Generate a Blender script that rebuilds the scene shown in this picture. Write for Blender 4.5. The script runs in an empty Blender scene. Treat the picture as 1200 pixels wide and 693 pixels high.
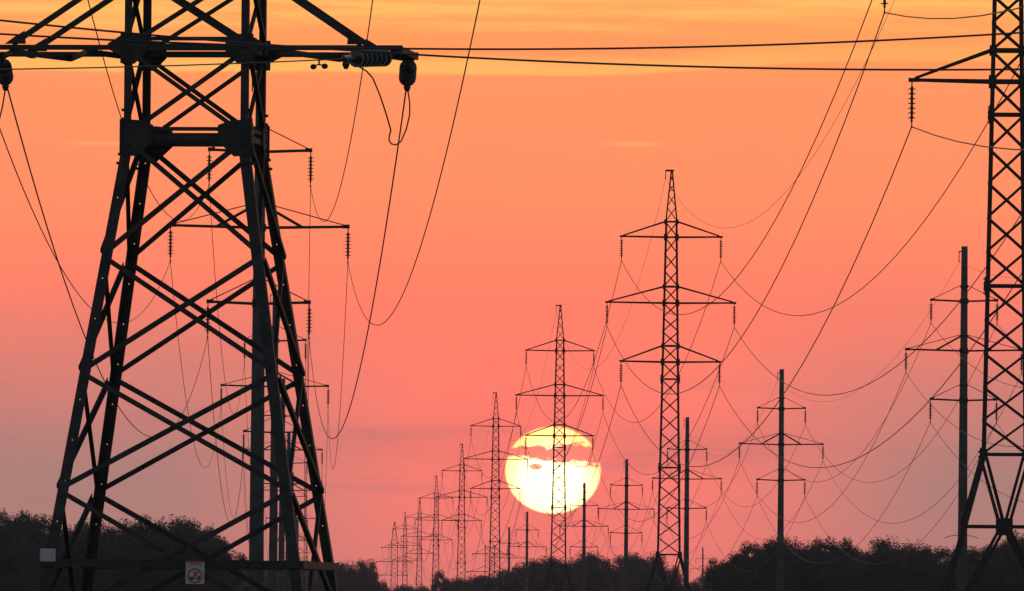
import bpy, math, random
from mathutils import Vector, Matrix

scene = bpy.context.scene
col = scene.collection
R = math.radians
V = Vector
rnd = random.Random(7)

# ------------------------------------------------------------------ camera
FPX = 12100.0                    # focal length in photo pixels (1200 wide)
CAM_Z = 1.7
PITCH = math.atan(403.5 / FPX)
ROLL = 0.0085
cd = bpy.data.cameras.new('camera')
cd.sensor_width = 36.0
cd.lens = 36.0 * FPX / 1200.0
cd.clip_start = 1.0
cd.clip_end = 30000.0
cam = bpy.data.objects.new('camera', cd)
col.objects.link(cam)
scene.camera = cam
r0 = V((1, 0, 0)); f0 = V((0, math.cos(PITCH), math.sin(PITCH))); u0 = V((0, -math.sin(PITCH), math.cos(PITCH)))
cr = r0 * math.cos(ROLL) + u0 * math.sin(ROLL)
cu = -r0 * math.sin(ROLL) + u0 * math.cos(ROLL)
mw = Matrix((cr, cu, -f0)).transposed().to_4x4()
mw.translation = V((0, 0, CAM_Z))
cam.matrix_world = mw


def at(px, py, d):
    """point in the world seen at photo pixel (px,py), d metres ahead"""
    u = (px - 600.0) / FPX; v = (346.5 - py) / FPX
    ray = f0 + cr * u + cu * v
    return V((0, 0, CAM_Z)) + ray * (d / ray.y)


SUN_P = at(648, 551, 1000.0) - V((0, 0, CAM_Z))
SUN_EL = math.atan2(SUN_P.z, math.hypot(SUN_P.x, SUN_P.y))
SUN_AZ = math.atan2(SUN_P.x, SUN_P.y)

# ------------------------------------------------------------------ sky
world = bpy.data.worlds.new('World')
scene.world = world
world.use_nodes = True
nt = world.node_tree
nt.nodes.clear()


def srgb(r, g, b, k=1.0):
    def c(x):
        x /= 255.0
        return (x / 12.92 if x <= .04045 else ((x + .055) / 1.055) ** 2.4) * k
    return (c(r), c(g), c(b), 1.0)


def _in(n, i, v):
    if hasattr(v, 'is_linked') or isinstance(v, bpy.types.NodeSocket):
        nt.links.new(v, n.inputs[i])
    else:
        n.inputs[i].default_value = v


def M(op, a, b=0.0, c=0.0):
    n = nt.nodes.new('ShaderNodeMath'); n.operation = op
    _in(n, 0, a); _in(n, 1, b); _in(n, 2, c)
    return n.outputs[0]


def SM(x, lo, hi, t0=0.0, t1=1.0):
    n = nt.nodes.new('ShaderNodeMapRange'); n.interpolation_type = 'SMOOTHSTEP'
    _in(n, 0, x); _in(n, 1, lo); _in(n, 2, hi); _in(n, 3, t0); _in(n, 4, t1)
    return n.outputs[0]


def MIX(f, a, b):
    n = nt.nodes.new('ShaderNodeMix'); n.data_type = 'RGBA'
    _in(n, 0, f); _in(n, 6, a); _in(n, 7, b)
    return n.outputs[2]


def XYZ(x, y, z=0.0):
    n = nt.nodes.new('ShaderNodeCombineXYZ')
    _in(n, 0, x); _in(n, 1, y); _in(n, 2, z)
    return n.outputs[0]


def NOISE(vec, scale, detail=3.0, rough=.55):
    n = nt.nodes.new('ShaderNodeTexNoise')
    nt.links.new(vec, n.inputs['Vector'])
    n.inputs['Scale'].default_value = scale
    n.inputs['Detail'].default_value = detail
    n.inputs['Roughness'].default_value = rough
    return n.outputs[0]


tc = nt.nodes.new('ShaderNodeTexCoord')
sp = nt.nodes.new('ShaderNodeSeparateXYZ')
nt.links.new(tc.outputs['Generated'], sp.inputs[0])
K = 100.0 / 0.8264               # unit below: about 1/145 degree (1/1000 of ... an arc step)
A = M('MULTIPLY', M('ARCTAN2', sp.outputs[0], sp.outputs[1]), FPX)      # azimuth from +Y
E = M('MULTIPLY', M('ARCSINE', sp.outputs[2]), FPX)                     # elevation
sa, se = SUN_AZ * FPX, SUN_EL * FPX

ramp = nt.nodes.new('ShaderNodeValToRGB')
stops = [(0, (212, 117, 111)), (110, (248, 124, 113)), (240, (251, 122, 107)), (390, (255, 124, 99)),
         (520, (255, 138, 97)), (640, (255, 144, 95)), (690, (255, 149, 88)), (760, (255, 164, 92))]
el = ramp.color_ramp.elements
while len(el) < len(stops):
    el.new(.5)
for e_, (p, c) in zip(el, stops):
    e_.position = p / 800.0
    e_.color = srgb(*c)
nt.links.new(M('DIVIDE', E, 800.0), ramp.inputs[0])
sky = ramp.outputs[0]
# duller, mauve air low down and away from the sun
wv = NOISE(XYZ(M('DIVIDE', A, 420.0), M('DIVIDE', E, 110.0)), 1.0, 2.0)
side = M('MULTIPLY', SM(M('ABSOLUTE', M('SUBTRACT', A, sa + 10)), 105.0, 500.0),
         SM(M('ADD', E, M('MULTIPLY', M('SUBTRACT', wv, .5), 160.0)), 170.0, 500.0, 1.0, 0.0))
side = M('MULTIPLY', side, SM(E, -60.0, 190.0, .62, 1.0))
sky = MIX(side, sky, srgb(173, 125, 118))
# grey-mauve stratus streaks
st = NOISE(XYZ(M('DIVIDE', A, 260.0), M('DIVIDE', E, 26.0)), 1.0, 4.0)
stm = M('MULTIPLY', SM(st, .5, .72), M('MULTIPLY', SM(E, 90.0, 200.0), SM(E, 260.0, 400.0, 1.0, 0.0)))
sky = MIX(M('MULTIPLY', stm, .32), sky, srgb(176, 112, 112))
# the low bank that crosses the sun's flanks
bank = SM(M('ABSOLUTE', M('SUBTRACT', E, M('ADD', 230.0, M('MULTIPLY', M('SUBTRACT', wv, .5), 60.0)))), 0.0, 46.0, 1.0, 0.0)
bank = M('MULTIPLY', bank, SM(st, .25, .6, .35, 1.0))
bank = M('MULTIPLY', bank, SM(M('ABSOLUTE', M('SUBTRACT', A, sa)), 45.0, 90.0))
bank = M('MULTIPLY', bank, SM(M('ABSOLUTE', M('SUBTRACT', A, sa)), 160.0, 420.0, 1.0, 0.0))
sky = MIX(M('MULTIPLY', bank, .6), sky, srgb(196, 112, 106))
# gold-lit cloud bands overhead
n1 = NOISE(XYZ(M('DIVIDE', A, 330.0), M('DIVIDE', E, 30.0)), 1.0, 4.0, .5)
n2 = NOISE(XYZ(M('DIVIDE', A, 500.0), M('DIVIDE', E, 60.0), 7.3), 1.0, 2.0, .5)
edge = M('SUBTRACT', M('ADD', E, M('MULTIPLY', M('SUBTRACT', n2, .5), 20.0)), SM(A, 20.0, 420.0, 0.0, 16.0))
n3 = NOISE(XYZ(M('DIVIDE', A, 190.0), M('DIVIDE', E, 10.0), 2.2), 1.0, 4.0, .55)
up = M('ADD', edge, M('ADD', M('MULTIPLY', M('SUBTRACT', n1, .5), 70.0), M('MULTIPLY', M('SUBTRACT', n3, .5), 40.0)))
gold = M('MULTIPLY', SM(up, 696.0, 736.0), M('ADD', .12, M('MULTIPLY', SM(n3, .36, .6), .88)))
strip = M('MULTIPLY', SM(M('ADD', edge, M('MULTIPLY', M('SUBTRACT', n3, .5), 6.0)), 660.5, 666.0), SM(M('ADD', edge, M('MULTIPLY', M('SUBTRACT', n3, .5), 24.0)), 670.0, 692.0, 1.0, 0.0))
gold = M('MAXIMUM', gold, M('MULTIPLY', strip, SM(A, 60.0, 420.0, .95, .45)))
gold = M('MULTIPLY', gold, SM(E, 1400.0, 4000.0, 1.0, 0.0))
sky = MIX(M('MULTIPLY', gold, .78), sky, srgb(255, 188, 98))
dk = M('MULTIPLY', SM(n2, .52, .66), M('MULTIPLY', SM(edge, 640.0, 700.0), SM(E, 900.0, 1500.0, 1.0, 0.0)))
sky = MIX(M('MULTIPLY', dk, .3), sky, srgb(252, 142, 94))
# two thin gold wisps
for (ca, ce, wa, wh) in ((-468, 577, 75, 2.2), (140, 582, 45, 2.5)):
    g = M('MULTIPLY', SM(M('ABSOLUTE', M('SUBTRACT', A, ca)), wa * .3, wa, 1.0, 0.0),
          SM(M('ABSOLUTE', M('SUBTRACT', M('ADD', E, M('MULTIPLY', M('SUBTRACT', n1, .5), 8.0)), ce)), 0.0, wh * 2, 1.0, 0.0))
    sky = MIX(M('MULTIPLY', g, .55), sky, srgb(255, 170, 100))
# fine mottling of the air
mt = NOISE(XYZ(M('DIVIDE', A, 60.0), M('DIVIDE', E, 30.0)), 1.0, 4.0)
hv = nt.nodes.new('ShaderNodeHueSaturation')
nt.links.new(sky, hv.inputs['Color'])
nt.links.new(M('ADD', .975, M('MULTIPLY', M('ADD', mt, st), .035)), hv.inputs['Value'])
sky = hv.outputs[0]
# glow round the disc
du = M('DIVIDE', M('SUBTRACT', A, sa), 56.0)
dv = M('DIVIDE', M('SUBTRACT', E, se), 51.0)
rr = M('SQRT', M('ADD', M('MULTIPLY', du, du), M('MULTIPLY', dv, dv)))
sky = MIX(SM(rr, .9, 3.6, .25, 0.0), sky, srgb(255, 112, 104))
# far round the horizon and overhead the dusk sky takes over
DUSK_GAIN = 2.6
nish = nt.nodes.new('ShaderNodeTexSky')
nish.sky_type = 'NISHITA'
nish.sun_disc = False
nish.sun_elevation = SUN_EL
nish.sun_rotation = SUN_AZ
nish.altitude = 100.0
nsk = nt.nodes.new('ShaderNodeVectorMath'); nsk.operation = 'SCALE'
tint = nt.nodes.new('ShaderNodeVectorMath'); tint.operation = 'MULTIPLY'
nt.links.new(nish.outputs[0], tint.inputs[0]); tint.inputs[1].default_value = (.80, .92, 1.2)
nt.links.new(tint.outputs[0], nsk.inputs[0]); nsk.inputs['Scale'].default_value = DUSK_GAIN
front = M('MULTIPLY', SM(M('ABSOLUTE', A), 1500.0, 12000.0, 1.0, 0.0), SM(E, 1200.0, 7000.0, 1.0, 0.0))
SKY_STRENGTH = 0.12
fk = nt.nodes.new('ShaderNodeVectorMath'); fk.operation = 'SCALE'
nt.links.new(sky, fk.inputs[0]); fk.inputs['Scale'].default_value = 1.0 * 1.12 / SKY_STRENGTH
allsky = MIX(front, nsk.outputs[0], fk.outputs[0])
# the sun's disc, half hidden by ragged cloud
cn = NOISE(XYZ(M('DIVIDE', M('SUBTRACT', A, sa), 15.0), M('DIVIDE', M('SUBTRACT', E, se), 7.0), 5.7), 1.0, 5.0, .6)
thick = SM(du, -.8, .65, 6.0, 13.5)
cl = M('DIVIDE', M('ABSOLUTE', M('SUBTRACT', M('SUBTRACT', E, se), M('ADD', 20.0, M('MULTIPLY', du, -1.0)))), thick)
clm = SM(M('ADD', cl, M('MULTIPLY', M('SUBTRACT', cn, .5), 2.7)), .6, 1.25, 1.0, 0.0)
spot = M('SQRT', M('ADD', M('POWER', M('DIVIDE', M('ADD', M('SUBTRACT', A, sa), 20.0), 8.5), 2.0),
                   M('POWER', M('DIVIDE', M('SUBTRACT', M('SUBTRACT', E, se), 4.0), 4.2), 2.0)))
spm = SM(M('ADD', spot, M('MULTIPLY', M('SUBTRACT', cn, .5), .7)), .65, 1.1, .92, 0.0)
cover = M('MAXIMUM', clm, spm)
disc = M('MULTIPLY', SM(rr, .955, 1.03, 1.0, 0.0), M('SUBTRACT', 1.0, M('MULTIPLY', cover, .97)))
limb = MIX(SM(M('ADD', rr, M('MULTIPLY', dv, .3)), .35, 1.1), (3.2, 2.9, 1.35, 1), (2.8, 1.3, .40, 1))
lk = nt.nodes.new('ShaderNodeVectorMath'); lk.operation = 'SCALE'
nt.links.new(limb, lk.inputs[0]); lk.inputs['Scale'].default_value = 1.0 / SKY_STRENGTH
allsky = MIX(disc, allsky, lk.outputs[0])
bg = nt.nodes.new('ShaderNodeBackground')
nt.links.new(allsky, bg.inputs[0]); bg.inputs[1].default_value = SKY_STRENGTH
wo = nt.nodes.new('ShaderNodeOutputWorld')
nt.links.new(bg.outputs[0], wo.inputs[0])
world.cycles.sampling_method = 'MANUAL'
world.cycles.sample_map_resolution = 2048

sl = bpy.data.lights.new('sun', 'SUN')
sl.energy = 0.35
sl.angle = R(.53)
sl.color = (1.0, .42, .22)
sun = bpy.data.objects.new('sun', sl)
col.objects.link(sun)
sun.rotation_euler = (-SUN_P).to_track_quat('-Z', 'Y').to_euler()
sun.location = (0, 0, 60)

vs = scene.view_settings
vs.view_transform = 'Standard'; vs.look = 'None'; vs.exposure = 0.0; vs.gamma = 1.0; vs.use_curve_mapping = False
HAZE_DENSITY = 5.5e-5
scene.cycles.volume_bounces = 0
scene.cycles.max_bounces = 6


# ------------------------------------------------------------------ materials
def mat(name, c0, c1, rough=.8, metal=0.0, scale=6.0, bump=0.0, spots=None, objvar=0.0):
    m = bpy.data.materials.new(name); m.use_nodes = True
    t = m.node_tree; b = t.nodes['Principled BSDF']
    tcn = t.nodes.new('ShaderNodeTexCoord')
    n = t.nodes.new('ShaderNodeTexNoise'); n.inputs['Scale'].default_value = scale; n.inputs['Detail'].default_value = 6
    t.links.new(tcn.outputs['Object'], n.inputs['Vector'])
    rp = t.nodes.new('ShaderNodeValToRGB')
    rp.color_ramp.elements[0].position = .35; rp.color_ramp.elements[1].position = .68
    rp.color_ramp.elements[0].color = (*c0, 1); rp.color_ramp.elements[1].color = (*c1, 1)
    t.links.new(n.outputs[0], rp.inputs[0])
    out = rp.outputs[0]
    if spots:
        n2 = t.nodes.new('ShaderNodeTexNoise'); n2.inputs['Scale'].default_value = scale * 2.7; n2.inputs['Detail'].default_value = 8
        t.links.new(tcn.outputs['Object'], n2.inputs['Vector'])
        mr = t.nodes.new('ShaderNodeMapRange'); mr.inputs[1].default_value = .56; mr.inputs[2].default_value = .68
        t.links.new(n2.outputs[0], mr.inputs[0])
        mx = t.nodes.new('ShaderNodeMix'); mx.data_type = 'RGBA'
        t.links.new(mr.outputs[0], mx.inputs[0]); t.links.new(out, mx.inputs[6]); mx.inputs[7].default_value = (*spots, 1)
        out = mx.outputs[2]
    if objvar:
        oi = t.nodes.new('ShaderNodeObjectInfo')
        hs = t.nodes.new('ShaderNodeHueSaturation')
        mr = t.nodes.new('ShaderNodeMapRange'); mr.inputs[3].default_value = 1 - objvar; mr.inputs[4].default_value = 1 + objvar
        t.links.new(oi.outputs['Random'], mr.inputs[0]); t.links.new(mr.outputs[0], hs.inputs['Value'])
        t.links.new(out, hs.inputs['Color']); out = hs.outputs[0]
    t.links.new(out, b.inputs['Base Color'])
    b.inputs['Roughness'].default_value = rough; b.inputs['Metallic'].default_value = metal
    if bump:
        bp = t.nodes.new('ShaderNodeBump'); bp.inputs['Strength'].default_value = bump
        t.links.new(n.outputs[0], bp.inputs['Height']); t.links.new(bp.outputs[0], b.inputs['Normal'])
    return m


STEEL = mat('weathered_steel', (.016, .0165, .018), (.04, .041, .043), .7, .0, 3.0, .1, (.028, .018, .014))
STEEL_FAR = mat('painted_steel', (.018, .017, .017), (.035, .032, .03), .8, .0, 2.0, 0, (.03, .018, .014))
CONC = mat('concrete', (.05, .049, .048), (.09, .088, .085), .9, 0, 1.5, .2)
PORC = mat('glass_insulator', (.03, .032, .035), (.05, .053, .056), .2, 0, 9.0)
RIM_GLINT = mat('painted_rim_glint', (.17, .175, .18), (.24, .245, .25), .25, 0, 9.0)  # paler than the discs, standing in for bright edge highlights
PORCF = mat('porcelain_insulator', (.025, .018, .016), (.04, .028, .024), .4, 0, 9.0)
WIRE = mat('aluminium_wire', (.06, .05, .05), (.09, .08, .08), .6, 0, .5)
BARK = mat('bark', (.05, .04, .03), (.09, .07, .055), .95, 0, 4.0, .4)
LEAF = mat('leaves', (.03, .042, .036), (.05, .064, .052), .9, 0, .6, 0, (.035, .04, .034), .25)
LEAF2 = mat('leaves_pale', (.036, .048, .04), (.06, .074, .06), .9, 0, .6, 0, (.045, .048, .04), .25)
GROUND = mat('field_grass', (.04, .05, .02), (.09, .085, .04), .95, 0, .35, .5, (.06, .045, .03))
WHITE = mat('sign_enamel', (.50, .47, .48), (.58, .55, .56), .5, 0, 8.0, 0, (.45, .42, .4))
RED = mat('sign_red', (.42, .02, .02), (.55, .03, .03), .5, 0, 8.0)
BLACK = mat('sign_black', (.02, .02, .025), (.03, .03, .035), .5, 0, 8.0)
GREYP = mat('sign_grey', (.22, .22, .24), (.3, .3, .32), .5, 0, 8.0)


# ------------------------------------------------------------------ mesh helpers
class MB:
    def __init__(s):
        s.v = []; s.f = []; s.sm = set()

    def beam(s, a, b, w, h=None, side=None):
        a = V(a); b = V(b); h = h or w
        d = (b - a).normalized()
        u = V(side) if side is not None else (V((0, 0, 1)) if abs(d.z) < .95 else V((0, 1, 0)))
        x = d.cross(u).normalized(); y = x.cross(d).normalized()
        o = len(s.v)
        for p in (a, b):
            for i, j in ((-1, -1), (1, -1), (1, 1), (-1, 1)):
                s.v.append(p + x * (i * w / 2) + y * (j * h / 2))
        s.f += [(o, o + 3, o + 2, o + 1), (o + 4, o + 5, o + 6, o + 7)]
        for k in range(4):
            k2 = (k + 1) % 4
            s.f.append((o + k, o + k2, o + 4 + k2, o + 4 + k))

    def strip(s, a, b, u, n, lo, hi, t):
        """flat bar from a to b, spanning lo..hi along u, thickness t along n"""
        o = len(s.v)
        for p in (a, b):
            for (i, j) in ((lo, 0), (hi, 0), (hi, t), (lo, t)):
                s.v.append(p + u * i + n * j)
        s.f += [(o, o + 3, o + 2, o + 1), (o + 4, o + 5, o + 6, o + 7)]
        for k in range(4):
            k2 = (k + 1) % 4
            s.f.append((o + k, o + k2, o + 4 + k2, o + 4 + k))

    def angle(s, a, b, u, n, w, t, w2=None, holes=0.0, hs=.04):
        """L-section: one flange along u, the other along n"""
        a = V(a); b = V(b); u = V(u); n = V(n); d = (b - a).normalized()
        u = (u - d * u.dot(d)).normalized(); n = (n - d * n.dot(d) - u * n.dot(u)).normalized()
        w2 = w2 or w
        if holes:
            L = (b - a).length; k = int(L / holes); p = a
            for i in range(k):
                m_ = a + d * ((i + .5) * L / k)
                q0 = m_ - d * (hs / 2); q1 = m_ + d * (hs / 2)
                s.strip(p, q0, u, n, 0, w, t)
                s.strip(q0, q1, u, n, 0, w * .5 - hs / 2, t)
                s.strip(q0, q1, u, n, w * .5 + hs / 2, w, t)
                p = q1
            s.strip(p, b, u, n, 0, w, t)
        else:
            s.strip(a, b, u, n, 0, w, t)
        s.strip(a, b, n, u, t, w2, t)

    def plate(s, pts, n, t):
        n = V(n).normalized() * t
        o = len(s.v); k = len(pts)
        for p in pts: s.v.append(V(p) - n / 2)
        for p in pts: s.v.append(V(p) + n / 2)
        s.f.append(tuple(o + i for i in reversed(range(k)))); s.f.append(tuple(o + k + i for i in range(k)))
        for i in range(k):
            j = (i + 1) % k
            s.f.append((o + i, o + j, o + k + j, o + k + i))

    def tube(s, pts, r, n=6, smooth=True, cap=True):
        pts = [V(p) for p in pts]
        o = len(s.v); f_0 = len(s.f)
        prev = None
        for i, p in enumerate(pts):
            d = (pts[min(i + 1, len(pts) - 1)] - pts[max(i - 1, 0)]).normalized()
            ref = V((0, 0, 1)) if abs(d.z) < .97 else V((1, 0, 0))
            x = d.cross(ref).normalized(); y = d.cross(x).normalized()
            rad = r[i] if isinstance(r, (list, tuple)) else r
            for k in range(n):
                a = 2 * math.pi * k / n
                s.v.append(p + x * (math.cos(a) * rad) + y * (math.sin(a) * rad))
        for i in range(len(pts) - 1):
            for k in range(n):
                k2 = (k + 1) % n
                s.f.append((o + i * n + k, o + i * n + k2, o + (i + 1) * n + k2, o + (i + 1) * n + k))
        if smooth: s.sm.update(range(f_0, len(s.f)))
        if cap:
            s.f.append(tuple(o + k for k in reversed(range(n))))
            e = o + (len(pts) - 1) * n
            s.f.append(tuple(e + k for k in range(n)))

    def lathe(s, a, d, prof, n=10):
        """profile of (distance along d, radius)"""
        a = V(a); d = V(d).normalized()
        ref = V((0, 0, 1)) if abs(d.z) < .9 else V((1, 0, 0))
        x = d.cross(ref).normalized(); y = d.cross(x).normalized()
        o = len(s.v); f_0 = len(s.f)
        for (h, r) in prof:
            for k in range(n):
                an = 2 * math.pi * k / n
                s.v.append(a + d * h + x * (math.cos(an) * r) + y * (math.sin(an) * r))
        for i in range(len(prof) - 1):
            for k in range(n):
                k2 = (k + 1) % n
                s.f.append((o + i * n + k, o + i * n + k2, o + (i + 1) * n + k2, o + (i + 1) * n + k))
        s.f.append(tuple(o + k for k in reversed(range(n))))
        e = o + (len(prof) - 1) * n
        s.f.append(tuple(e + k for k in range(n)))

    def build(s, name, m, parent=None):
        me = bpy.data.meshes.new(name)
        me.from_pydata([tuple(p) for p in s.v], [], s.f)
        if s.sm:
            me.polygons.foreach_set('use_smooth', [i in s.sm for i in range(len(s.f))])
        me.materials.append(m)
        o = bpy.data.objects.new(name, me)
        col.objects.link(o)
        if parent: o.parent = parent
        return o


def tag(o, label=None, cat=None, group=None, kind=None):
    for k, v in (('label', label), ('category', cat), ('group', group), ('kind', kind)):
        if v: o[k] = v
    return o


def empty(name, loc=(0, 0, 0), rz=0.0):
    o = bpy.data.objects.new(name, None)
    o.empty_display_size = 1.0
    o.location = loc; o.rotation_euler = (0, 0, rz)
    col.objects.link(o)
    return o


def kids(o):
    return CH.get(o.name, [])


CH = {}


def index_children(o):
    CH.clear()
    for q in bpy.data.objects:
        if q.parent: CH.setdefault(q.parent.name, []).append(q)


def copy_tree(o, parent=None):
    c = o.copy(); col.objects.link(c)
    if parent: c.parent = parent
    for ch in list(CH.get(o.name, [])):
        copy_tree(ch, c)
    return c


# ------------------------------------------------------------------ ground and haze
g = MB()
xs = [-2500, -1200, -600, -300] + list(range(-180, 181, 12)) + [300, 600, 1200, 2500]
ys = [-300, -100] + list(range(0, 3200, 30)) + [3300, 3800, 4400, 5200]
rg = random.Random(3)
for y in ys:
    for x in xs:
        g.v.append(V((x, y, rg.uniform(-.12, .0))))
nx = len(xs)
for j in range(len(ys) - 1):
    for i in range(nx - 1):
        g.f.append((j * nx + i, j * nx + i + 1, (j + 1) * nx + i + 1, (j + 1) * nx + i))
ground = g.build('ground', GROUND)
tag(ground, kind='structure')

if HAZE_DENSITY:
    h = MB()
    h.beam((0, -310, 19.5), (0, 5250, 19.5), 5100, 48)
    hm = bpy.data.materials.new('haze_air'); hm.use_nodes = True
    t = hm.node_tree; t.nodes.clear()
    pv = t.nodes.new('ShaderNodeVolumePrincipled')
    pv.inputs['Color'].default_value = (.72, .79, 1.0, 1)
    pv.inputs['Density'].default_value = HAZE_DENSITY
    pv.inputs['Anisotropy'].default_value = .3
    ou = t.nodes.new('ShaderNodeOutputMaterial')
    t.links.new(pv.outputs[0], ou.inputs['Volume'])
    hz = h.build('haze', hm)
    import bmesh
    bm_ = bmesh.new(); bm_.from_mesh(hz.data); bmesh.ops.recalc_face_normals(bm_, faces=bm_.faces); bm_.to_mesh(hz.data); bm_.free()
    tag(hz, kind='stuff')


# ------------------------------------------------------------------ insulators
def string_profile(n, pitch, rd, start=.18, end=.22, glint_ring=False):
    p = [(0, .022), (start, .022)]
    for i in range(n):
        h0 = start + i * pitch
        p += [(h0, .045), (h0 + pitch * .34, .05), (h0 + pitch * .50, rd * .9), (h0 + pitch * .60, rd)] + ([(h0 + pitch * .61, rd * .80)] if glint_ring else []) + [(h0 + pitch * .66, .04)]
    e = start + n * pitch
    p += [(e, .03), (e + .03, .05), (e + .07, .02), (e + end, .018)]
    return p


def hang_string(tip, parent, n=8, pitch=.142, rd=.13, m=PORCF):
    b = MB()
    b.lathe(tip, (0, 0, -1), string_profile(n, pitch, rd), 8)
    L = .18 + n * pitch + .22
    c = V(tip) + V((0, 0, -L))
    b.beam(c + V((0, -.2, .0)), c + V((0, .2, 0)), .06, .07)           # suspension clamp
    for sg in (-1, 1):
        b.beam(c + V((0, 0, .12)), c + V((0, sg * .16, .02)), .03, .03)
    o = b.build('insulator_string', m, parent)
    return L


# ------------------------------------------------------------------ suspension lattice pylon (double circuit)
def hw(z):                    # half width of the body
    if z <= 7.2: return .77 + (7.2 - z) * .265
    if z <= 28.65: return .77 - (z - 7.2) * (.77 - .40) / 21.45
    return max(.07, .40 - (z - 28.65) * .098)


def make_pylon():
    root = empty('lattice_pylon')
    C4 = ((-1, -1), (1, -1), (1, 1), (-1, 1))
    for sx, sy in C4:
        b = MB()
        zs = [0, 7.2, 28.65, 31.9]
        for z0, z1 in zip(zs, zs[1:]):
            w = .17 if z0 < 7 else (.14 if z0 < 20 else .09)
            b.angle((sx * hw(z0), sy * hw(z0), z0), (sx * hw(z1), sy * hw(z1), z1), (-sx, 0, 0), (0, -sy, 0), w, .025)
        for z in (7.05, 12.8, 18.5):     # splice plates with bolts
            b.beam((sx * (hw(z) + .01), sy * (hw(z) - .07), z - .3), (sx * (hw(z) + .01), sy * (hw(z) - .07), z + .3), .03, .13)
            for k in range(4):
                zz = z - .24 + k * .16
                b.beam((sx * (hw(z)), sy * (hw(z) - .07), zz), (sx * (hw(z) + .075), sy * (hw(z) - .07), zz), .035, .035)
        b.build('leg', STEEL_FAR, root)
        b = MB()
        b.beam((sx * hw(0), sy * hw(0), -2.0), (sx * hw(0), sy * hw(0), .05), .5, .5)
        b.build('footing', CONC, root)
    levels = [7.2, 8.32, 9.44, 10.56, 11.68, 12.8, 13.94, 15.08, 16.22, 17.36, 18.5, 19.6, 20.64, 21.56, 22.48, 23.4, 24.46,
              25.52, 26.58, 27.65, 28.65, 29.6, 30.4, 31.1, 31.7]
    hors = (7.2, 12.8, 18.5, 19.6, 20.64, 23.4, 24.46, 27.65, 28.65)
    faces = [((-1, -1), (1, -1)), ((1, -1), (1, 1)), ((1, 1), (-1, 1)), ((-1, 1), (-1, -1))]
    for (c0, c1) in faces:
        nrm = V((c0[0] + c1[0], c0[1] + c1[1], 0)).normalized()
        b = MB()
        P = lambda c, z: V((c[0] * hw(z), c[1] * hw(z), z))
        for i, (z0, z1) in enumerate(zip(levels, levels[1:])):
            w = .06 if z0 < 28 else .045
            b.beam(P(c0, z0) - nrm * .01, P(c1, z1) - nrm * .01, .02, w, nrm.cross(V((0, 0, 1))))
            b.beam(P(c1, z0) - nrm * .04, P(c0, z1) - nrm * .04, .02, w, nrm.cross(V((0, 0, 1))))
        for z in hors:
            b.beam(P(c0, z) + nrm * .012, P(c1, z) + nrm * .012, .03, .11 if z in (19.6, 20.64, 23.4, 24.46) else .09)
        # splayed base: V to the centre node, then down to the feet
        node = (P(c0, 4.80) + P(c1, 4.80)) / 2
        for c in (c0, c1):
            dx_ = (node - P(c, 4.80)).normalized() * .19
            for q_ in (V((0, 0, 0)), dx_):
                b.beam(P(c, 7.1) + q_, node + V((0, 0, .1)) + q_ * .8 - dx_ * .9, .05, .075)
                b.beam(node - V((0, 0, .1)) + q_ * .8 - dx_ * .9, P(c, .25) + q_, .05, .08)
            b.beam(P(c, 4.80) + nrm * .02, node + nrm * .02, .04, .09)
            b.beam(P(c, 2.6), node * .45 + P(c, .25) * .55, .03, .07)
        for z in hors:
            for c, o_ in ((c0, c1), (c1, c0)):
                dr = (P(o_, z) - P(c, z)).normalized(); p = P(c, z) + nrm * .035
                r_ = .2 if z in (7.2, 19.6, 23.4, 27.65) else .15
                b.plate([p - dr * .06 + V((0, 0, -r_)), p + dr * r_ * .8 + V((0, 0, -r_ * .8)), p + dr * r_ * 1.1, p + dr * r_ * .8 + V((0, 0, r_ * .8)),
                         p - dr * .06 + V((0, 0, r_))], nrm, .018)
        b.build('lattice_bracing', STEEL_FAR, root)
        b = MB()
        q = nrm.cross(V((0, 0, 1)))
        b.plate([node + q * i * .27 + V((0, 0, j * .27)) + nrm * .05 for i, j in ((-1, -1), (1, -1), (1, 1), (-1, 1))], nrm, .02)
        b.build('node_plate', STEEL_FAR, root)
    b = MB()
    b.beam((-.42, 0, 31.95), (.14, 0, 31.95), .12, .12)
    b.beam((-.4, 0, 31.9), (-.4, 0, 31.45), .05, .05)
    b.beam((-.4, -.12, 31.45), (-.4, .12, 31.45), .07, .09)
    b.build('ground_wire_bracket', STEEL_FAR, root)
    for z, half, up in ((19.6, 3.17, 1.04), (23.4, 4.10, 1.06), (27.65, 3.2, 1.0)):
        for sx in (-1, 1):
            b = MB()
            tip = V((sx * half, 0, z + .04))
            for sy in (-1, 1):
                b.beam((sx * hw(z), sy * hw(z), z), tip + V((0, sy * .06, 0)), .07, .10)
                b.beam((sx * hw(z + up), sy * hw(z + up), z + up), tip + V((sx * -.1, sy * .06, .06)), .06, .085)
            for k in range(1, 4):
                f = k / 4
                pa = V((sx * hw(z), 0, z)).lerp(tip, f); wy = hw(z) * (1 - f)
                b.beam(pa + V((0, -wy, 0)), pa + V((0, wy, 0)), .05, .05)
            b.beam(tip + V((-sx * .25, 0, 0)), tip + V((sx * .12, 0, 0)), .16, .13)
            arm = b.build('cross_arm', STEEL_FAR, root)
            hang_string(tip + V((0, 0, -.04)), arm, 7, .16, .15)
    return root


P_STR = .18 + 8 * .14 + .22      # drop of the clamp below an arm tip
P_ATT = [(sx * half, z - P_STR) for z, half in ((27.65, 3.2), (23.4, 4.10), (19.6, 3.17)) for sx in (-1, 1)]


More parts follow.
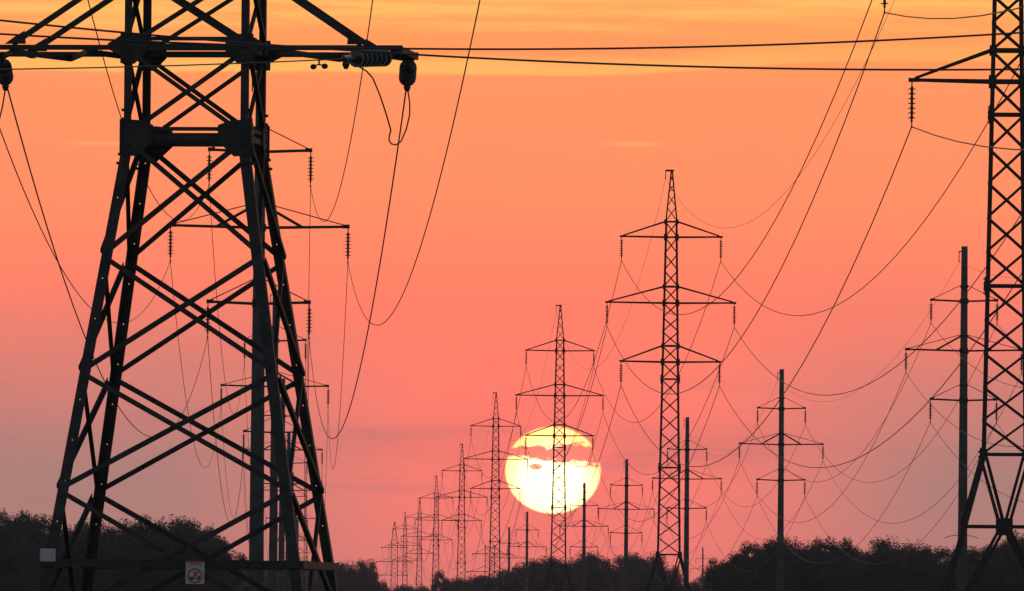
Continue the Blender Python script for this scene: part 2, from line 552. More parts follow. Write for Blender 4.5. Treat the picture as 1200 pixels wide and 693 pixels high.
# ------------------------------------------------------------------ concrete pole with three steel arms
def make_pole(deep=0.0):
    root = empty('concrete_pole')
    b = MB()
    prof = [(-3 - deep, .345), (0, .325), (12, .26), (24.3, .19)]
    b.lathe((0, 0, 0), (0, 0, 1), prof, 18)
    b.sm.update(range(0, 18 * 3))
    b.build('shaft', CONC, root)
    b = MB()
    b.beam((-.36, 0, 24.0), (.1, 0, 24.0), .07, .07)
    b.beam((-.33, 0, 24.0), (-.33, 0, 23.4), .05, .05)
    b.beam((-.33, -.12, 23.4), (-.33, .12, 23.4), .06, .08)
    b.build('ground_wire_bracket', STEEL_FAR, root)
    for z, half in ((21.0, 2.0), (18.0, 3.5), (15.0, 2.0)):
        b = MB()
        for sx in (-1, 1):
            b.beam((sx * .15, -.2, z - .02), (sx * half, -.04, z + .05), .07, .10)
            b.beam((sx * .15, .2, z - .02), (sx * half, .04, z + .05), .07, .10)
            b.tube([(sx * half * .97, 0, z + .1), (sx * .2, 0, z + .95)], .022, 5)
            b.beam((sx * (half - .22), 0, z + .06), (sx * (half + .06), 0, z + .06), .16, .15)
            if half > 3:
                b.beam((sx * half * .48, 0, z + .02), (sx * .2, 0, z + .86), .10, .11)
        b.lathe((0, 0, z - .16), (0, 0, 1), [(0, .27), (.3, .27)], 14)
        b.lathe((0, 0, z + .80), (0, 0, 1), [(0, .26), (.14, .26)], 14)
        arm = b.build('cross_arm', STEEL_FAR, root)
        for sx in (-1, 1):
            hang_string(V((sx * half, 0, z)), arm, 7, .138, .14)
    return root


C_STR = .18 + 7 * .138 + .22
C_ATT = [(sx * half, z - C_STR) for z, half in ((21.0, 2.0), (18.0, 3.5), (15.0, 2.0)) for sx in (-1, 1)]


# ------------------------------------------------------------------ strain (anchor) lattice pylon
def make_anchor(name, yaw, pos, zarm, zwaist, panels, detail, arms, peak, near_dir=None, far_dir=None, m=STEEL, slope=.153, hw0=.985):
    root = empty(name, pos, yaw)
    ztop = arms[-1][0] + 1.25
    zend = ztop + peak

    def w_(z):
        if z <= zwaist: return hw0 + slope * (zwaist - z)
        if z <= ztop: return hw0
        return hw0 + (.12 - hw0) * (z - ztop) / max(.01, peak) if peak > 2 else hw0
    C4 = ((-1, -1), (1, -1), (1, 1), (-1, 1))
    for sx, sy in C4:
        b = MB()
        P = lambda z: V((sx * w_(z), sy * w_(z), z))
        ho = .62 if detail else 0
        b.angle(P(0), P(zwaist), (-sx, 0, 0), (0, -sy, 0), .168, .022, holes=ho if sx < 0 or sy > 0 else 0, hs=.021)
        b.angle(P(zwaist), P(ztop), (-sx, 0, 0), (0, -sy, 0), .118, .02)
        b.angle(P(ztop), P(zend), (-sx, 0, 0), (0, -sy, 0), .13, .016)
        if detail:
            for z in (zwaist,):            # bolted splice
                for k in range(7):
                    zz = z - .42 + k * .14
                    p = P(zz)
                    b.beam(p + V((0, -sy * .09, 0)), p + V((sx * .05, -sy * .09, 0)), .04, .04)
                    b.beam(p + V((-sx * .09, 0, 0)), p + V((-sx * .09, sy * .05, 0)), .04, .04)
                    b.beam(p + V((0, -sy * .16, 0)), p + V((sx * .05, -sy * .16, 0)), .04, .04)
        b.build('leg', m, root)
        b = MB()
        b.beam((sx * w_(0), sy * w_(0), -1.5), (sx * w_(0), sy * w_(0), .06), .6, .6)
        b.build('footing', CONC, root)
    zs = list(panels) + [zwaist]
    top = [zwaist]
    for k, (za, half) in enumerate(arms):
        if za - top[-1] > 2.0:
            top.append((za + top[-1]) / 2)
        top += [za, za + 1.25]
    npk = 4 if peak > 2 else 1
    for k in range(npk): top.append(ztop + peak * (k + 1) / npk * .97)
    faces = [((-1, -1), (1, -1)), ((1, -1), (1, 1)), ((1, 1), (-1, 1)), ((-1, 1), (-1, -1))]
    for (c0, c1) in faces:
        nrm = V((c0[0] + c1[0], c0[1] + c1[1], 0)).normalized()
        P = lambda c, z: V((c[0] * w_(z), c[1] * w_(z), z))
        b = MB()
        lv = zs + top[1:]
        for i, (z0, z1) in enumerate(zip(lv, lv[1:])):
            wd = .080 if z0 < zwaist else .07
            for (p, q, off) in ((P(c0, z0), P(c1, z1), .012), (P(c1, z0), P(c0, z1), -.040)):
                d = (q - p).normalized(); n_in = -nrm
                u = d.cross(nrm)
                if u.z < 0: u = -u
                p = p - nrm * off - u * wd / 2; q = q - nrm * off - u * wd / 2
                b.angle(p + d * .1, q - d * .1, u, n_in, wd, .012, w2=.07)
        b.build('lattice_bracing', m, root)
        hz = [zwaist - .02] + [a[0] for a in arms]
        for z in hz:
            b = MB()
            b.beam(P(c0, z) - nrm * .03, P(c1, z) - nrm * .03, .06, .095)
            b.build('horizontal_strut', m, root)
            if detail and z < 12:
                b = MB()
                b.beam(P(c0, z + .14) - nrm * .03, P(c1, z + .14) - nrm * .03, .06, .06)
                b.build('horizontal_strut', m, root)
        zb = 2.84 if detail else zs[0] + .5
        b = MB()
        b.beam(P(c0, zb) + nrm * .03, P(c1, zb) + nrm * .03, .07, .12)
        b.build('horizontal_strut', m, root)
        if detail:
            for z, ww, hh in ((zwaist, .47, .30), (arms[0][0], .36, .25), (arms[0][0] + 1.25, .35, .25)):
                for c, o_ in ((c0, c1), (c1, c0)):
                    b = MB()
                    dr = (P(o_, z) - P(c, z)).normalized(); p = P(c, z) + nrm * .024
                    b.plate([p - dr * .06 + V((0, 0, -hh)), p + dr * ww * .45 + V((0, 0, -hh * 1.05)), p + dr * ww + V((0, 0, -hh * .25)), p + dr * ww + V((0, 0, hh * .6)),
                             p + dr * ww * .55 + V((0, 0, hh * .85)), p - dr * .06 + V((0, 0, hh * .9))], nrm, .02)
                    for k in range(5):
                        pb = p + dr * .07 + V((0, 0, -hh * .8 + k * hh * .4))
                        b.beam(pb, pb + nrm * .045, .035, .035)
                    b.build('gusset_plate', m, root)
    ends = {}
    iv = Matrix.Rotation(-yaw, 3, 'Z')
    for k, (za, half) in enumerate(arms):
        for sx in (-1, 1):
            b = MB()
            yb = w_(za)
            tj = half * .83
            for sy in (-1, 1):
                b.beam((sx * w_(za), sy * (yb - .02), za), (sx * (half + .08), sy * (yb - .02), za), .07, .078)
                b.beam((sx * tj, sy * (yb - .02), za + .05), (sx * w_(za + 1.25), sy * w_(za + 1.25), za + 1.25), .07, .085)
                if detail:
                    b.plate([(sx * (tj - .22), sy * yb + .03 * sy, za + .05), (sx * (tj + .12), sy * yb + .03 * sy, za + .05), (sx * (tj - .05), sy * yb + .03 * sy, za + .17),
                             (sx * (tj - .2), sy * yb + .03 * sy, za + .26)], (0, 1, 0), .02)
                    b.plate([(sx * w_(za), sy * yb + .03 * sy, za - .16), (sx * (w_(za) + .26), sy * yb + .03 * sy, za - .03), (sx * (w_(za) + .26), sy * yb + .03 * sy, za + .06),
                             (sx * w_(za), sy * yb + .03 * sy, za + .22)], (0, 1, 0), .02)
            nz = 4
            for q in range(nz):
                xa = w_(za) + (half - w_(za)) * q / nz; xb = w_(za) + (half - w_(za)) * (q + 1) / nz
                sg = 1 if q % 2 else -1
                b.beam((sx * xa, -sg * yb, za - .07), (sx * xb, sg * yb, za - .07), .03, .09)
            b.beam((sx * half, -yb - .02, za - .03), (sx * half, yb + .02, za - .03), .16, .10)
            b.beam((sx * tj, -yb, za - .03), (sx * tj, yb, za - .03), .09, .07)
            arm = b.build('cross_arm', m, root)
            for sy, dr in ((-1, near_dir), (1, far_dir)):
                if dr is None: continue
                dl = (iv @ V(dr)).normalized()
                a = V((sx * (half - .08), sy * (yb - .05) + (-.12 if sy < 0 else .05), za - .16))
                b_l = MB(); b_l.beam(a + V((0, 0, .16)), a, .05, .05); b_l.build('shackle', m, arm)
                s = MB()
                s.lathe(a, dl, string_profile(7, .167, .14, .16, .30, True), 14)
                e = a + dl * (.16 + 7 * .167 + .30)
                s.lathe(e - dl * .2, dl, [(0, .03), (.05, .055), (.3, .05), (.36, .02)], 8)
                s.lathe(e + V((0, 0, -.02)), (0, 0, -1), [(0, .05), (.07, .06), (.14, .03)], 8)
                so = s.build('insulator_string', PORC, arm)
                so.data.materials.append(RIM_GLINT)
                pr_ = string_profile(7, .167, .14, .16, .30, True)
                for q in range(len(pr_) - 1):          # light caught on the sheds' glass rims, painted as paler bands
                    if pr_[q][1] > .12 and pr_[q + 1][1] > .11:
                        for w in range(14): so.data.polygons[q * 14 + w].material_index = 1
                ends[(k, sx, sy)] = e
    if peak > 2:
        b = MB()
        b.beam((-.3, 0, zend), (.3, 0, zend), .12, .12)
        b.build('peak_cap', m, root)
    return root, ends


# ------------------------------------------------------------------ wires
def span(a, b, sag, n=26):
    a = V(a); b = V(b)
    return [a.lerp(b, i / n) - V((0, 0, 4 * sag * (i / n) * (1 - i / n))) for i in range(n + 1)]


def wire(pts, r, label, group, name='power_line', n=5):
    b = MB(); b.tube(pts, r, n)
    o = b.build(name, WIRE)
    tag(o, label, 'power line', group)
    return o


# ------------------------------------------------------------------ the row of lattice pylons
YT = -math.atan((373 - 600) / FPX)
t_rows = [(1180.5, 96, 343), (785.5, 424.5, 665), (655.5, 511, 977), (580.5, 573, 1330), (541, 610.5, 1667), (511, 633, 1990), (491.5, 649, 2310), (474.5, 657, 2640)]
t_labels = ['huge dark lattice pylon cut off by the right edge of the frame',
            'tall lattice pylon with a splayed base standing well to the right of the sun',
            'lattice pylon standing right in front of the setting sun disc',
            'lattice pylon just left of the sun, nearly touching its disc',
            'lattice pylon second to the left of the sun, between two smaller row mates',
            'lattice pylon third to the left of the sun',
            'small distant lattice pylon fourth to the left of the sun',
            'tiny lattice pylon with hanging insulators next to the last pylon of the row']
proto = make_pylon()
index_children(proto)
TP = []; YTS = []
for i, ((px, py, d), lab) in enumerate(zip(t_rows, t_labels)):
    p = at(px, py, d)
    o = proto if i == 0 else copy_tree(proto)
    base = V((p.x, p.y, p.z - 19.6))
    YTS.append(-.8 * math.atan((px - 600) / FPX))
    o.location = base; o.rotation_euler = (0, 0, YTS[-1])
    tag(o, lab, 'pylon', 'row of lattice pylons leading past the sun')
    TP.append(base)
# last of the row: a strain pylon
p9 = at(462, 674, 2950)
fdir = V((-.02, -1, -.08))
an9, e9 = make_anchor('strain_pylon', YT, (p9.x, p9.y, p9.z - 20.3), 20.3, 17.5, (0.4, 5.2, 9.5, 13.6), False,
                      [(20.3, 3.9), (24.1, 5.1), (28.2, 3.7)], 6.0, fdir, V((-.02, 1, -.08)), STEEL_FAR, .12, .95)
tag(an9, 'smallest lattice pylon at the far left end of the row, with stubby sideways insulators', 'pylon')


JUMP = [(430, 84), (437, 92), (445, 111), (452, 132), (457, 149), (458, 153), (456, 160), (456, 165), (459, 169), (464, 170), (470, 166), (476, 152), (480, 135), (480, 120), (478, 107)]


def loc2w(base, yaw, x, z):
    return V((base.x + math.cos(yaw) * x, base.y + math.sin(yaw) * x, base.z + z))


names6 = ['upper left', 'upper right', 'middle left', 'middle right', 'lower left', 'lower right']
T0 = V((TP[0].x + (TP[0].x - TP[1].x) * 1.0, 18.0, TP[0].z))
m9 = Matrix.Rotation(YT, 3, 'Z')
for k, (ax, az) in enumerate(P_ATT):
    pts = span(loc2w(T0, YT, ax, az), loc2w(TP[0], YTS[0], ax, az), 6.0)
    seq = [loc2w(b, yw, ax, az) for b, yw in zip(TP, YTS)]
    for i, (a, b) in enumerate(zip(seq, seq[1:])):
        pts += span(a, b, 8.0 if i == 0 else 7.6)[1:]
    tier = {0: 2, 1: 1, 2: 0}[k // 2]
    e = e9[(tier, -1 if k % 2 == 0 else 1, -1)]
    pts += span(seq[-1], V(an9.location) + m9 @ e, 7.0)[1:]
    wire(pts, .021, '%s conductor strung along the row of lattice pylons' % names6[k], 'conductors on the lattice pylons')
gp = [loc2w(b, yw, -.4, 31.4) for b, yw in zip(TP, YTS)]
pts = span(loc2w(T0, YT, -.4, 31.4), gp[0], 7)
for a, b in zip(gp, gp[1:]): pts += span(a, b, 8.6)[1:]
pts += span(gp[-1], V((an9.location.x, an9.location.y, an9.location.z + 35.4)), 7)[1:]
wire(pts, .010, 'thin earth wire running along the tips of the lattice pylons', None, 'earth_wire')

# ------------------------------------------------------------------ the strain pylon at the left
NY = -R(6.9)
pn = at(229.5, 60, 163.0)
N_POS = V((pn.x, pn.y, 0.0))
near_d = V((-.42, -.90, -.065))
A_row = [(304, 266.5, 407), (322, 453, 676), (331, 527.5, 910), (338, 575, 1131), (342, 608, 1397), (346, 632, 1680), (348.5, 648, 1950)]
A_base = [at(*q) - V((0, 0, 18.0)) for q in A_row]
YA = -math.atan((350 - 600) / FPX)
far_d = (A_base[0] - N_POS); far_d = V((far_d.x, far_d.y, 0)).normalized() + V((0, 0, -.11))
NARM = pn.z
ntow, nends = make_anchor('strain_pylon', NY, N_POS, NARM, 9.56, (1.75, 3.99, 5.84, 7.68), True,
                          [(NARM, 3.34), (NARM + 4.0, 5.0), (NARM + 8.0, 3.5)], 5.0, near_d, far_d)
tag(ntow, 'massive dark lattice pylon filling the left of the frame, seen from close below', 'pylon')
NR = Matrix.Rotation(NY, 3, 'Z')
NW = {k: N_POS + NR @ v for k, v in nends.items()}

# ------------------------------------------------------------------ concrete poles, left row
pole = make_pole()
index_children(pole)
a_lab = ['thick concrete pole seen through the right half of the near left pylon',
         'second concrete pole behind the near left pylon, just right of the thickest one',
         'third concrete pole behind the near left pylon, in the gap of its right leg',
         'fourth concrete pole behind the near left pylon, its arms by the right leg',
         'small far concrete pole, fifth behind the near left pylon',
         'tiny far concrete pole, sixth behind the near left pylon',
         'tiniest concrete pole, last of those behind the near left pylon']
for i, (b, lab) in enumerate(zip(A_base, a_lab)):
    o = pole if i == 0 else copy_tree(pole)
    o.location = b; o.rotation_euler = (0, 0, YA)
    tag(o, lab, 'pole', 'concrete poles behind the left pylon')
for k, (ax, az) in enumerate(C_ATT):
    tier = {0: 2, 1: 1, 2: 0}[k // 2]; sx = -1 if k % 2 == 0 else 1
    seq = [loc2w(b, YA, ax, az) for b in A_base]
    pts = span(NW[(tier, sx, 1)], seq[0], 4.8, 40)
    for a, b in zip(seq, seq[1:]): pts += span(a, b, 5.9)[1:]
    o = wire(pts, .0135, '%s conductor hanging from the near left pylon to the concrete poles behind it' % names6[k], 'conductors behind the left pylon')
    # the near span, off towards the camera's left
    e = NW[(tier, sx, -1)]
    far = e + V((-.42, -.90, 0)) * 115
    far.z = e.z + .5
    o = wire(span(e, far, 2.3, 40), .0105, '%s conductor leaving the near left pylon towards the viewer' % names6[k], 'conductors in front of the left pylon')
    if tier == 0:
        q = span(e, far, 2.3, 40); dv_ = (q[1] - q[0]).normalized()
        s = MB(); c = e + dv_ * .95
        s.tube([c, c + V((0, 0, -.07))], .015, 5)
        s.tube([c - dv_ * .2 + V((0, 0, -.09)), c + V((0, 0, -.07)), c + dv_ * .2 + V((0, 0, -.09))], .012, 5)
        for sg in (-1, 1):
            s.lathe(c + dv_ * (sg * .2) - dv_ * .06 + V((0, 0, -.10)), dv_, [(0, .025), (.03, .042), (.09, .042), (.12, .025)], 8)
        s.build('vibration_damper', STEEL_FAR, o)
    # jumper loop from one string to the other
    f_ = NW[(tier, sx, 1)]
    jp = []
    for i in range(25):
        t_ = i / 24
        p = e.lerp(f_, t_)
        drop = 1.28 * (math.sin(math.pi * t_ ** 1.25)) ** .75 if 0 < t_ < 1 else 0
        jp.append(p + V((0, 0, -.12 - drop)))
    if (tier, sx) == (0, 1):       # this one is kinked where two lengths are clamped together
        jp = [e] + [at(px, py, e.y + (f_.y - e.y) * i / 14) for i, (px, py) in enumerate(JUMP)] + [f_]
    o = wire(jp, .013, '%s slack jumper loop under the arm of the near left pylon' % names6[k], 'jumper loops on the left pylon', 'jumper_loop')
    o['category'] = 'cable'

# ------------------------------------------------------------------ concrete poles, right row
YRr = -math.atan((390 - 600) / FPX)
r_row = [(1129.5, 411, 624), (915.5, 521, 864), (805, 561.5, 1052), (734, 597, 1300), (684.5, 617, 1494), (617.5, 641, 1850), (596.5, 654, 2104)]
r_lab = ['concrete pole standing beside the cut-off pylon at the right edge',
         'concrete pole alone in front of the dark wood on the right',
         'concrete pole close behind the tall pylon right of the sun',
         'concrete pole midway between the sun and the tall pylon',
         'concrete pole whose tip touches the lower right of the sun',
         'short concrete pole just below the left side of the sun',
         'tiny concrete pole left of the sun, half sunk in treetops']
R_base = [at(*q) - V((0, 0, 18.0)) for q in r_row]
for i, (b, lab) in enumerate(zip(R_base, r_lab)):
    o = copy_tree(pole)
    o.location = b; o.rotation_euler = (0, 0, YRr)
    tag(o, lab, 'pole', 'concrete poles crossing below the sun')
RM = R_base[0] + (R_base[0] - R_base[1])
# strain pylon at the far end of the pole row
pr = at(574, 670, 2370)
an7, e7 = make_anchor('strain_pylon', YRr, (pr.x, pr.y, pr.z - 17.4), 13.4, 10.5, (.4, 4.2, 7.6), False,
                      [(13.4, 3.6), (17.4, 5.2), (21.5, 4.0)], .6, fdir, None, STEEL_FAR, .12, 1.15)
tag(an7, 'small flat-topped pylon with wide arms, mostly hidden behind a lattice pylon left of the sun', 'pylon')
m7 = Matrix.Rotation(YRr, 3, 'Z')
for k, (ax, az) in enumerate(C_ATT):
    tier = {0: 2, 1: 1, 2: 0}[k // 2]; sx = -1 if k % 2 == 0 else 1
    seq = [loc2w(b, YRr, ax, az) for b in [RM] + R_base]
    pts = [seq[0]]
    for i, (a, b) in enumerate(zip(seq, seq[1:])): pts += span(a, b, 7.0 if i < 2 else 5.6)[1:]
    pts += span(seq[-1], V(an7.location) + m7 @ e7[(tier, sx, -1)], 5.5)[1:]
    wire(pts, .0165, '%s conductor strung along the right-hand row of concrete poles' % names6[k], 'conductors on the right concrete poles')
seq = [loc2w(b, YRr, -.33, 23.35) for b in [RM] + R_base]
pts = [seq[0]]
for a, b in zip(seq, seq[1:]): pts += span(a, b, 4.5)[1:]
wire(pts, .009, 'thin earth wire along the tips of the right-hand concrete poles', None, 'earth_wire')
# two far poles of other lines
pf = at(823.5, 667, 3000)
o = copy_tree(pole); o.location = pf - V((0, 0, 18.0)); o.rotation_euler = (0, 0, R(3))
tag(o, 'tiny faraway pole in the gap between the pylon base and the right wood', 'pole')
pf = at(1126.5, 628, 2000)
root = empty('timber_pole', (pf.x, pf.y, 0))
b = MB(); b.tube([(0, 0, -1), (0, 0, pf.z + 1.0)], [.2, .13], 8); b.build('shaft', BARK, root)
b = MB()
for sx in (-1, 1):
    b.tube([(sx * .1, 0, pf.z), (sx * 1.8, 0, pf.z), (sx * 3.4, 0, pf.z - .45)], .06, 5)
    b.beam((sx * .1, 0, pf.z + .8), (sx * 1.7, 0, pf.z), .05, .05)
b.build('cross_arm', STEEL_FAR, root)
tag(root, 'far pole with drooping arms peeping out behind the concrete pole at right', 'pole')

# ------------------------------------------------------------------ wires of the local line crossing in front
for (a0, b0, c0), lab in (((24, .1064, -4.88e-5), 'upper wire at left of the two crossing the whole view, sinking to the right'),
                          ((40, .061, -5.2e-5), 'lower wire at left of the two crossing the whole view, rising to the right')):
    pts = []
    for i in range(61):
        px = -500 + 2200 * i / 60
        pts.append(at(px, a0 + b0 * px + c0 * px * px, 92.0 + .004 * (px - 600)))
    o = wire(pts, .0095, lab, 'wires crossing in front of the pylons')

# ------------------------------------------------------------------ signs on the near left pylon
iR = Matrix.Rotation(-NY, 3, 'Z')


def on_front(px, py, off):
    """spot on the near face of the left pylon, in its own axes"""
    z = at(px, py, 163 - 2).z
    y = -(.985 + .153 * (9.56 - z)) - off
    x = 0.0
    for _ in range(6):
        w = N_POS + NR @ V((x, y, z))
        q = at(px, py, w.y)
        x += q.x - w.x; z = q.z
    return V((x, y, z))


c = on_front(228.5, 671, .11)
root = empty('warning_sign', N_POS + NR @ c, NY)
SW, SH = .296, .36
b = MB(); b.beam((0, 0, -SH / 2), (0, 0, SH / 2), SW, .008, (0, 1, 0)); b.build('board', WHITE, root)
b = MB(); b.beam((0, -.006, SH / 2 - .022), (0, -.006, SH / 2 - .001), SW - .004, .006, (0, 1, 0)); b.build('red_heading', RED, root)
b = MB()
rs = random.Random(5)
x = -.105
while x < .10:
    w = rs.uniform(.010, .018)
    b.beam((x + w / 2, -.006, SH / 2 - .052), (x + w / 2, -.006, SH / 2 - .034), w, .004, (0, 1, 0)); x += w + .006
b.build('red_lettering', RED, root)
b = MB(); x = -.12
while x < .11:
    w = rs.uniform(.008, .016)
    b.beam((x + w / 2, -.006, SH / 2 - .078), (x + w / 2, -.006, SH / 2 - .064), w, .004, (0, 1, 0)); x += w + .008
b.build('grey_lettering', GREYP, root)
zc = -.052; rO = .118; rI = .096
b = MB(); n = 40
for i in range(n):
    a0 = 2 * math.pi * i / n; a1 = 2 * math.pi * (i + 1) / n
    b.plate([(math.cos(a0) * rO, -.0065, zc + math.sin(a0) * rO), (math.cos(a1) * rO, -.0065, zc + math.sin(a1) * rO),
             (math.cos(a1) * rI, -.0065, zc + math.sin(a1) * rI), (math.cos(a0) * rI, -.0065, zc + math.sin(a0) * rI)], (0, 1, 0), .004)
b.beam((-.073, -.0068, zc - .073), (.073, -.0068, zc + .073), .004, .021, (1, 0, -1))
b.build('prohibition_ring', RED, root)
b = MB()
for sx in (-1, 1):
    b.beam((sx * .028, -.005, zc - .085), (sx * .004, -.005, zc + .07), .003, .009, (1, 0, 0))
for zz, hh in ((.02, .022), (.045, .016), (-.04, .02)):
    b.beam((-hh, -.0052, zc + zz), (hh, -.0052, zc + zz), .003, .007, (0, 0, 1))
for cx, cz, rr_ in ((-.058, -.035, .024), (-.043, -.05, .02), (.062, -.02, .02), (.06, -.04, .022)):
    b.plate([(cx + math.cos(q * math.pi / 5) * rr_, -.0049, zc + cz + math.sin(q * math.pi / 5) * rr_) for q in range(10)], (0, 1, 0), .002)
b.build('pictogram', BLACK, root)
tag(root, 'white warning sign with red prohibition ring on the strut of the left pylon', 'sign')

c = on_front(56, 650.5, .10)
root = empty('plain_sign', N_POS + NR @ c, NY)
b = MB()
w2, h2, ch = .122, .10, .013
b.plate([(-w2, 0, -h2 + ch), (-w2 + ch, 0, -h2), (w2 - ch, 0, -h2), (w2, 0, -h2 + ch), (w2, 0, h2 - ch), (w2 - ch, 0, h2), (-w2 + ch, 0, h2), (-w2, 0, h2 - ch)], (0, 1, 0), .006)
b.build('board', WHITE, root)
b = MB()
for sx in (-1, 1):
    b.lathe((sx * .085, .0, -.06), (0, -1, 0), [(0, .009), (.010, .009)], 8)
b.beam((0, .015, -.07), (0, .015, .07), .03, .02, (0, 1, 0))
b.build('fixing', STEEL, root)
tag(root, 'blank pale plate fixed to the left leg of the near left pylon', 'sign')


# ------------------------------------------------------------------ trees
def make_tree(name, seed, H, rx, rz, nclump, leaf, leaves, mleaf, droop=0.0):
    r = random.Random(seed)
    root = empty(name)
    cz = H - rz
    t = MB()
    tr = [(0, 0, -.5)]; rad = [.34]
    for k in range(1, 7):
        tr.append((r.uniform(-.25, .25), r.uniform(-.25, .25), H * .82 * k / 6)); rad.append(.34 * (1 - k / 7.2))
    t.tube(tr, rad, 8)
    cl = []
    for i in range(nclump):
        while True:
            p = V((r.uniform(-1, 1), r.uniform(-1, 1), r.uniform(-1, 1)))
            if .2 < p.length < 1: break
        L = p.length; p = p * ((.45 + .55 * L) / L) if r.random() < .75 else p
        k = 1 + .22 * math.sin(p.x * 4 + seed) * math.cos(p.y * 3.3 + seed * 2)
        c = V((p.x * rx * k, p.y * rx * k, cz + p.z * rz * (1 + .10 * math.sin(p.x * 5 + seed))))
        cl.append((c, r.uniform(.6, 1.15) * rx * .31))
        if i % 3 == 0:
            z0 = max(H * .25, min(H * .75, c.z - 2.0)); i0 = min(5, int(z0 / (H * .82) * 6))
            q = V(tr[i0]).lerp(V(tr[i0 + 1]), .5)
            t.tube([q, q.lerp(c, .5) + V((0, 0, .3)), c], [.11, .07, .025], 5)
    t.build('trunk', BARK, root)
    b = MB()
    vv = b.v; ff = b.f
    for c, cr_ in cl:
        for _ in range(leaves):
            d = V((r.gauss(0, 1), r.gauss(0, 1), r.gauss(0, .8))); d.normalize()
            p = c + d * (cr_ * r.random() ** .45)
            if r.random() < .03: p += d * cr_ * r.uniform(.1, .35)
            n_ = V((r.gauss(0, 1), r.gauss(0, 1), r.gauss(.4, 1))).normalized()
            x = n_.orthogonal().normalized(); x.rotate(Matrix.Rotation(r.uniform(0, 6.28), 3, n_)); y = n_.cross(x)
            sz = leaf * r.uniform(.6, 1.3); o = len(vv)
            vv += [p - x * sz * .6, p - y * sz * .32 + n_ * sz * .1, p + x * sz * .6, p + y * sz * .32 + n_ * sz * .1]
            ff.append((o, o + 1, o + 2, o + 3))
    # fine twigs breaking the outline
    for c, cr_ in cl[::5]:
        d = (c - V((0, 0, cz))).normalized()
        q = c + d * cr_ * .6
        for _ in range(2):
            e = q + (d + V((r.gauss(0, .5), r.gauss(0, .5), r.gauss(.25, .4)))).normalized() * r.uniform(.25, .55)
            for w in range(9):
                p = q.lerp(e, .3 + .7 * r.random()) + V((r.gauss(0, .09), r.gauss(0, .09), r.gauss(0, .09)))
                n_ = V((r.gauss(0, 1), r.gauss(0, 1), r.gauss(0, 1))).normalized(); x = n_.orthogonal().normalized(); y = n_.cross(x)
                sz = leaf * .6; o = len(vv)
                vv += [p - x * sz * .6, p - y * sz * .3, p + x * sz * .6, p + y * sz * .3]; ff.append((o, o + 1, o + 2, o + 3))
    b.build('crown', mleaf, root)
    return root


PROT = [make_tree('broadleaf_tree', 11, 15.0, 4.3, 6.2, 125, .20, 300, LEAF),
        make_tree('broadleaf_tree', 23, 15.0, 3.6, 6.8, 120, .19, 300, LEAF),
        make_tree('broadleaf_tree', 37, 15.0, 5.0, 5.6, 135, .20, 300, LEAF2),
        make_tree('broadleaf_tree', 41, 15.0, 3.0, 6.6, 100, .19, 280, LEAF2)]
index_children(None)
used = [False] * 4
rt = random.Random(99)


def tree(px, top, d, label, group, v=None, wide=1.0):
    v = rt.randrange(4) if v is None else v
    p = at(px, top, d)
    k = p.z / 15.0
    if used[v]:
        o = copy_tree(PROT[v])
    else:
        o = PROT[v]; used[v] = True
    o.location = (p.x, p.y, -.2)
    kw = max(.55, k) * wide * rt.uniform(.9, 1.15)
    o.scale = (kw, kw, k * 1.01)
    o.rotation_euler = (0, 0, rt.uniform(0, 6.28))
    tag(o, label, 'tree', group)
    return o


def prof(pts, x):
    for (x0, y0), (x1, y1) in zip(pts, pts[1:]):
        if x0 <= x <= x1: return y0 + (y1 - y0) * (x - x0) / (x1 - x0)
    return pts[0][1] if x < pts[0][0] else pts[-1][1]


def wood(pts, x0, x1, d, step, label, group, rows=2, low=26):
    for r_ in range(rows):
        x = x0 + r_ * step * .5
        while x <= x1:
            jx = x + rt.uniform(-.25, .25) * step
            top = prof(pts, jx) + (abs(rt.gauss(0, 3.0)) if r_ == 0 else rt.uniform(low * .3, low))
            tree(jx, top, d + (rt.uniform(0, 25) if r_ == 0 else -r_ * 25 + rt.uniform(-8, 8)), label, group)
            x += step * rt.uniform(.62, .9)


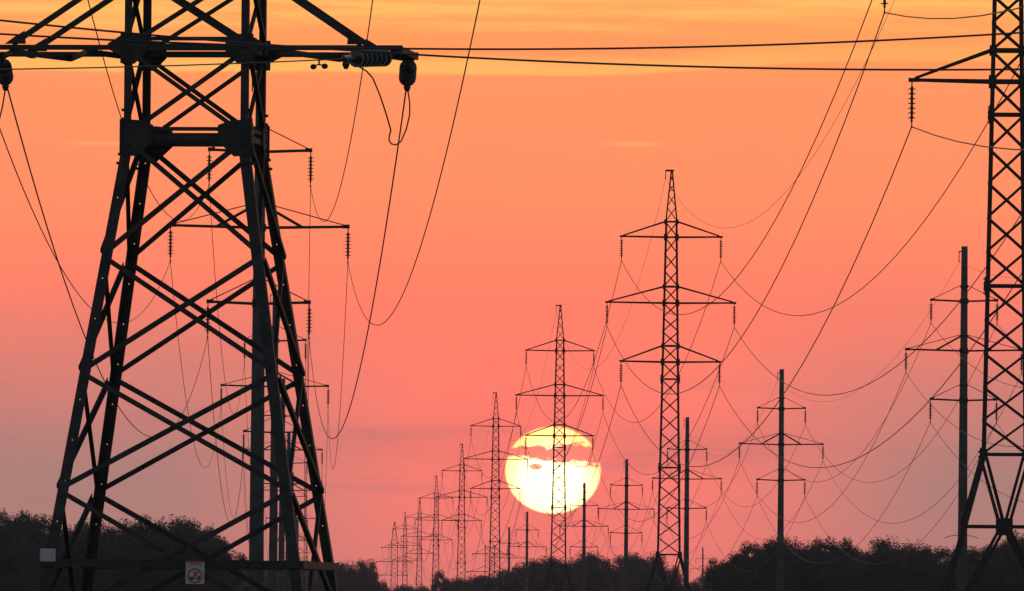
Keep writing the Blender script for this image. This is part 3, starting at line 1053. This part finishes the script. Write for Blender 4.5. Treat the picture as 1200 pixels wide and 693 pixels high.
wood([(-60, 598), (0, 600), (35, 602), (70, 612), (105, 617), (140, 612), (157, 607), (182, 605), (210, 613), (245, 618), (258, 630)], -30, 246, 1100, 27,
     'dusky round-topped tree in the wood at the lower left', 'trees of the lower left wood')
wood([(838, 660), (850, 650), (867, 639), (896, 631), (929, 637), (950, 633), (983, 633), (1008, 643), (1033, 636), (1062, 633), (1083, 641), (1117, 641), (1165, 640), (1192, 624), (1240, 628)],
     852, 1225, 1230, 29, 'dusky round-topped tree in the wood at the lower right', 'trees of the lower right wood')
wood([(600, 664), (621, 656), (638, 653), (676, 653), (691, 648), (705, 650), (712, 658)], 606, 712, 1960, 18,
     'reddish-dark tree in the clump beneath the sun', 'trees of the clump beneath the sun')
wood([(738, 651), (750, 648), (762, 650), (778, 660)], 740, 774, 1900, 16,
     'reddish-dark tree in the small clump behind the base of the tall pylon', 'trees of the clump behind the tall pylon')
wood([(276, 661), (330, 659), (392, 658), (428, 656), (434, 662)], 280, 436, 2150, 17,
     'low hazy tree in the clump right of the near left pylon', 'trees of the clump by the left pylon')
wood([(442, 680), (455, 687), (480, 686), (500, 688), (512, 688)], 444, 512, 2230, 13,
     'small bush-like tree at the feet of the far pylons', 'small trees at the feet of the far pylons', 1)
wood([(518, 672), (530, 676), (545, 677), (575, 674), (600, 668)], 534, 602, 2130, 14,
     'hazy low tree in the line left of the sun clump', 'trees of the low line left of the sun clump')
wood([(716, 672), (735, 668)], 718, 730, 2300, 12, 'low tree filling the dip right of the clump beneath the sun', 'trees filling the dip', 1)
wood([(780, 678), (800, 682), (812, 684), (825, 676), (838, 668)], 782, 842, 2600, 12,
     'far hazy tree in the gap beside the right wood', 'far trees in the gap by the right wood', 1)
tree(517, 671, 2200, 'slender pale young tree rising alone from the low treeline left of the sun', None, 3, .7)
tree(264, 634, 1105, 'feathery tree at the right-hand tip of the lower left wood', None, 3, .9)
tree(842, 656, 1225, 'sloping tree at the left-hand tip of the lower right wood', None, 1, .9)

# ------------------------------------------------------------------ gentle rises of the field under the supports
rises = [(b.x, b.y, b.z, 26.0) for b in TP + A_base + R_base] + [(p.x, p.y, p.z, 120.0) for p in (at(823.5, 667, 3000) - V((0, 0, 18.0)),)]
for v in ground.data.vertices:
    k = 0.0
    for bx_, by_, bz_, rad in rises:
        if bz_ > 0:
            k = max(k, bz_ * math.exp(-(((v.co.x - bx_) / rad) ** 2 + ((v.co.y - by_) / (rad * 2.5)) ** 2)))
    v.co.z += k
ground.data.update()
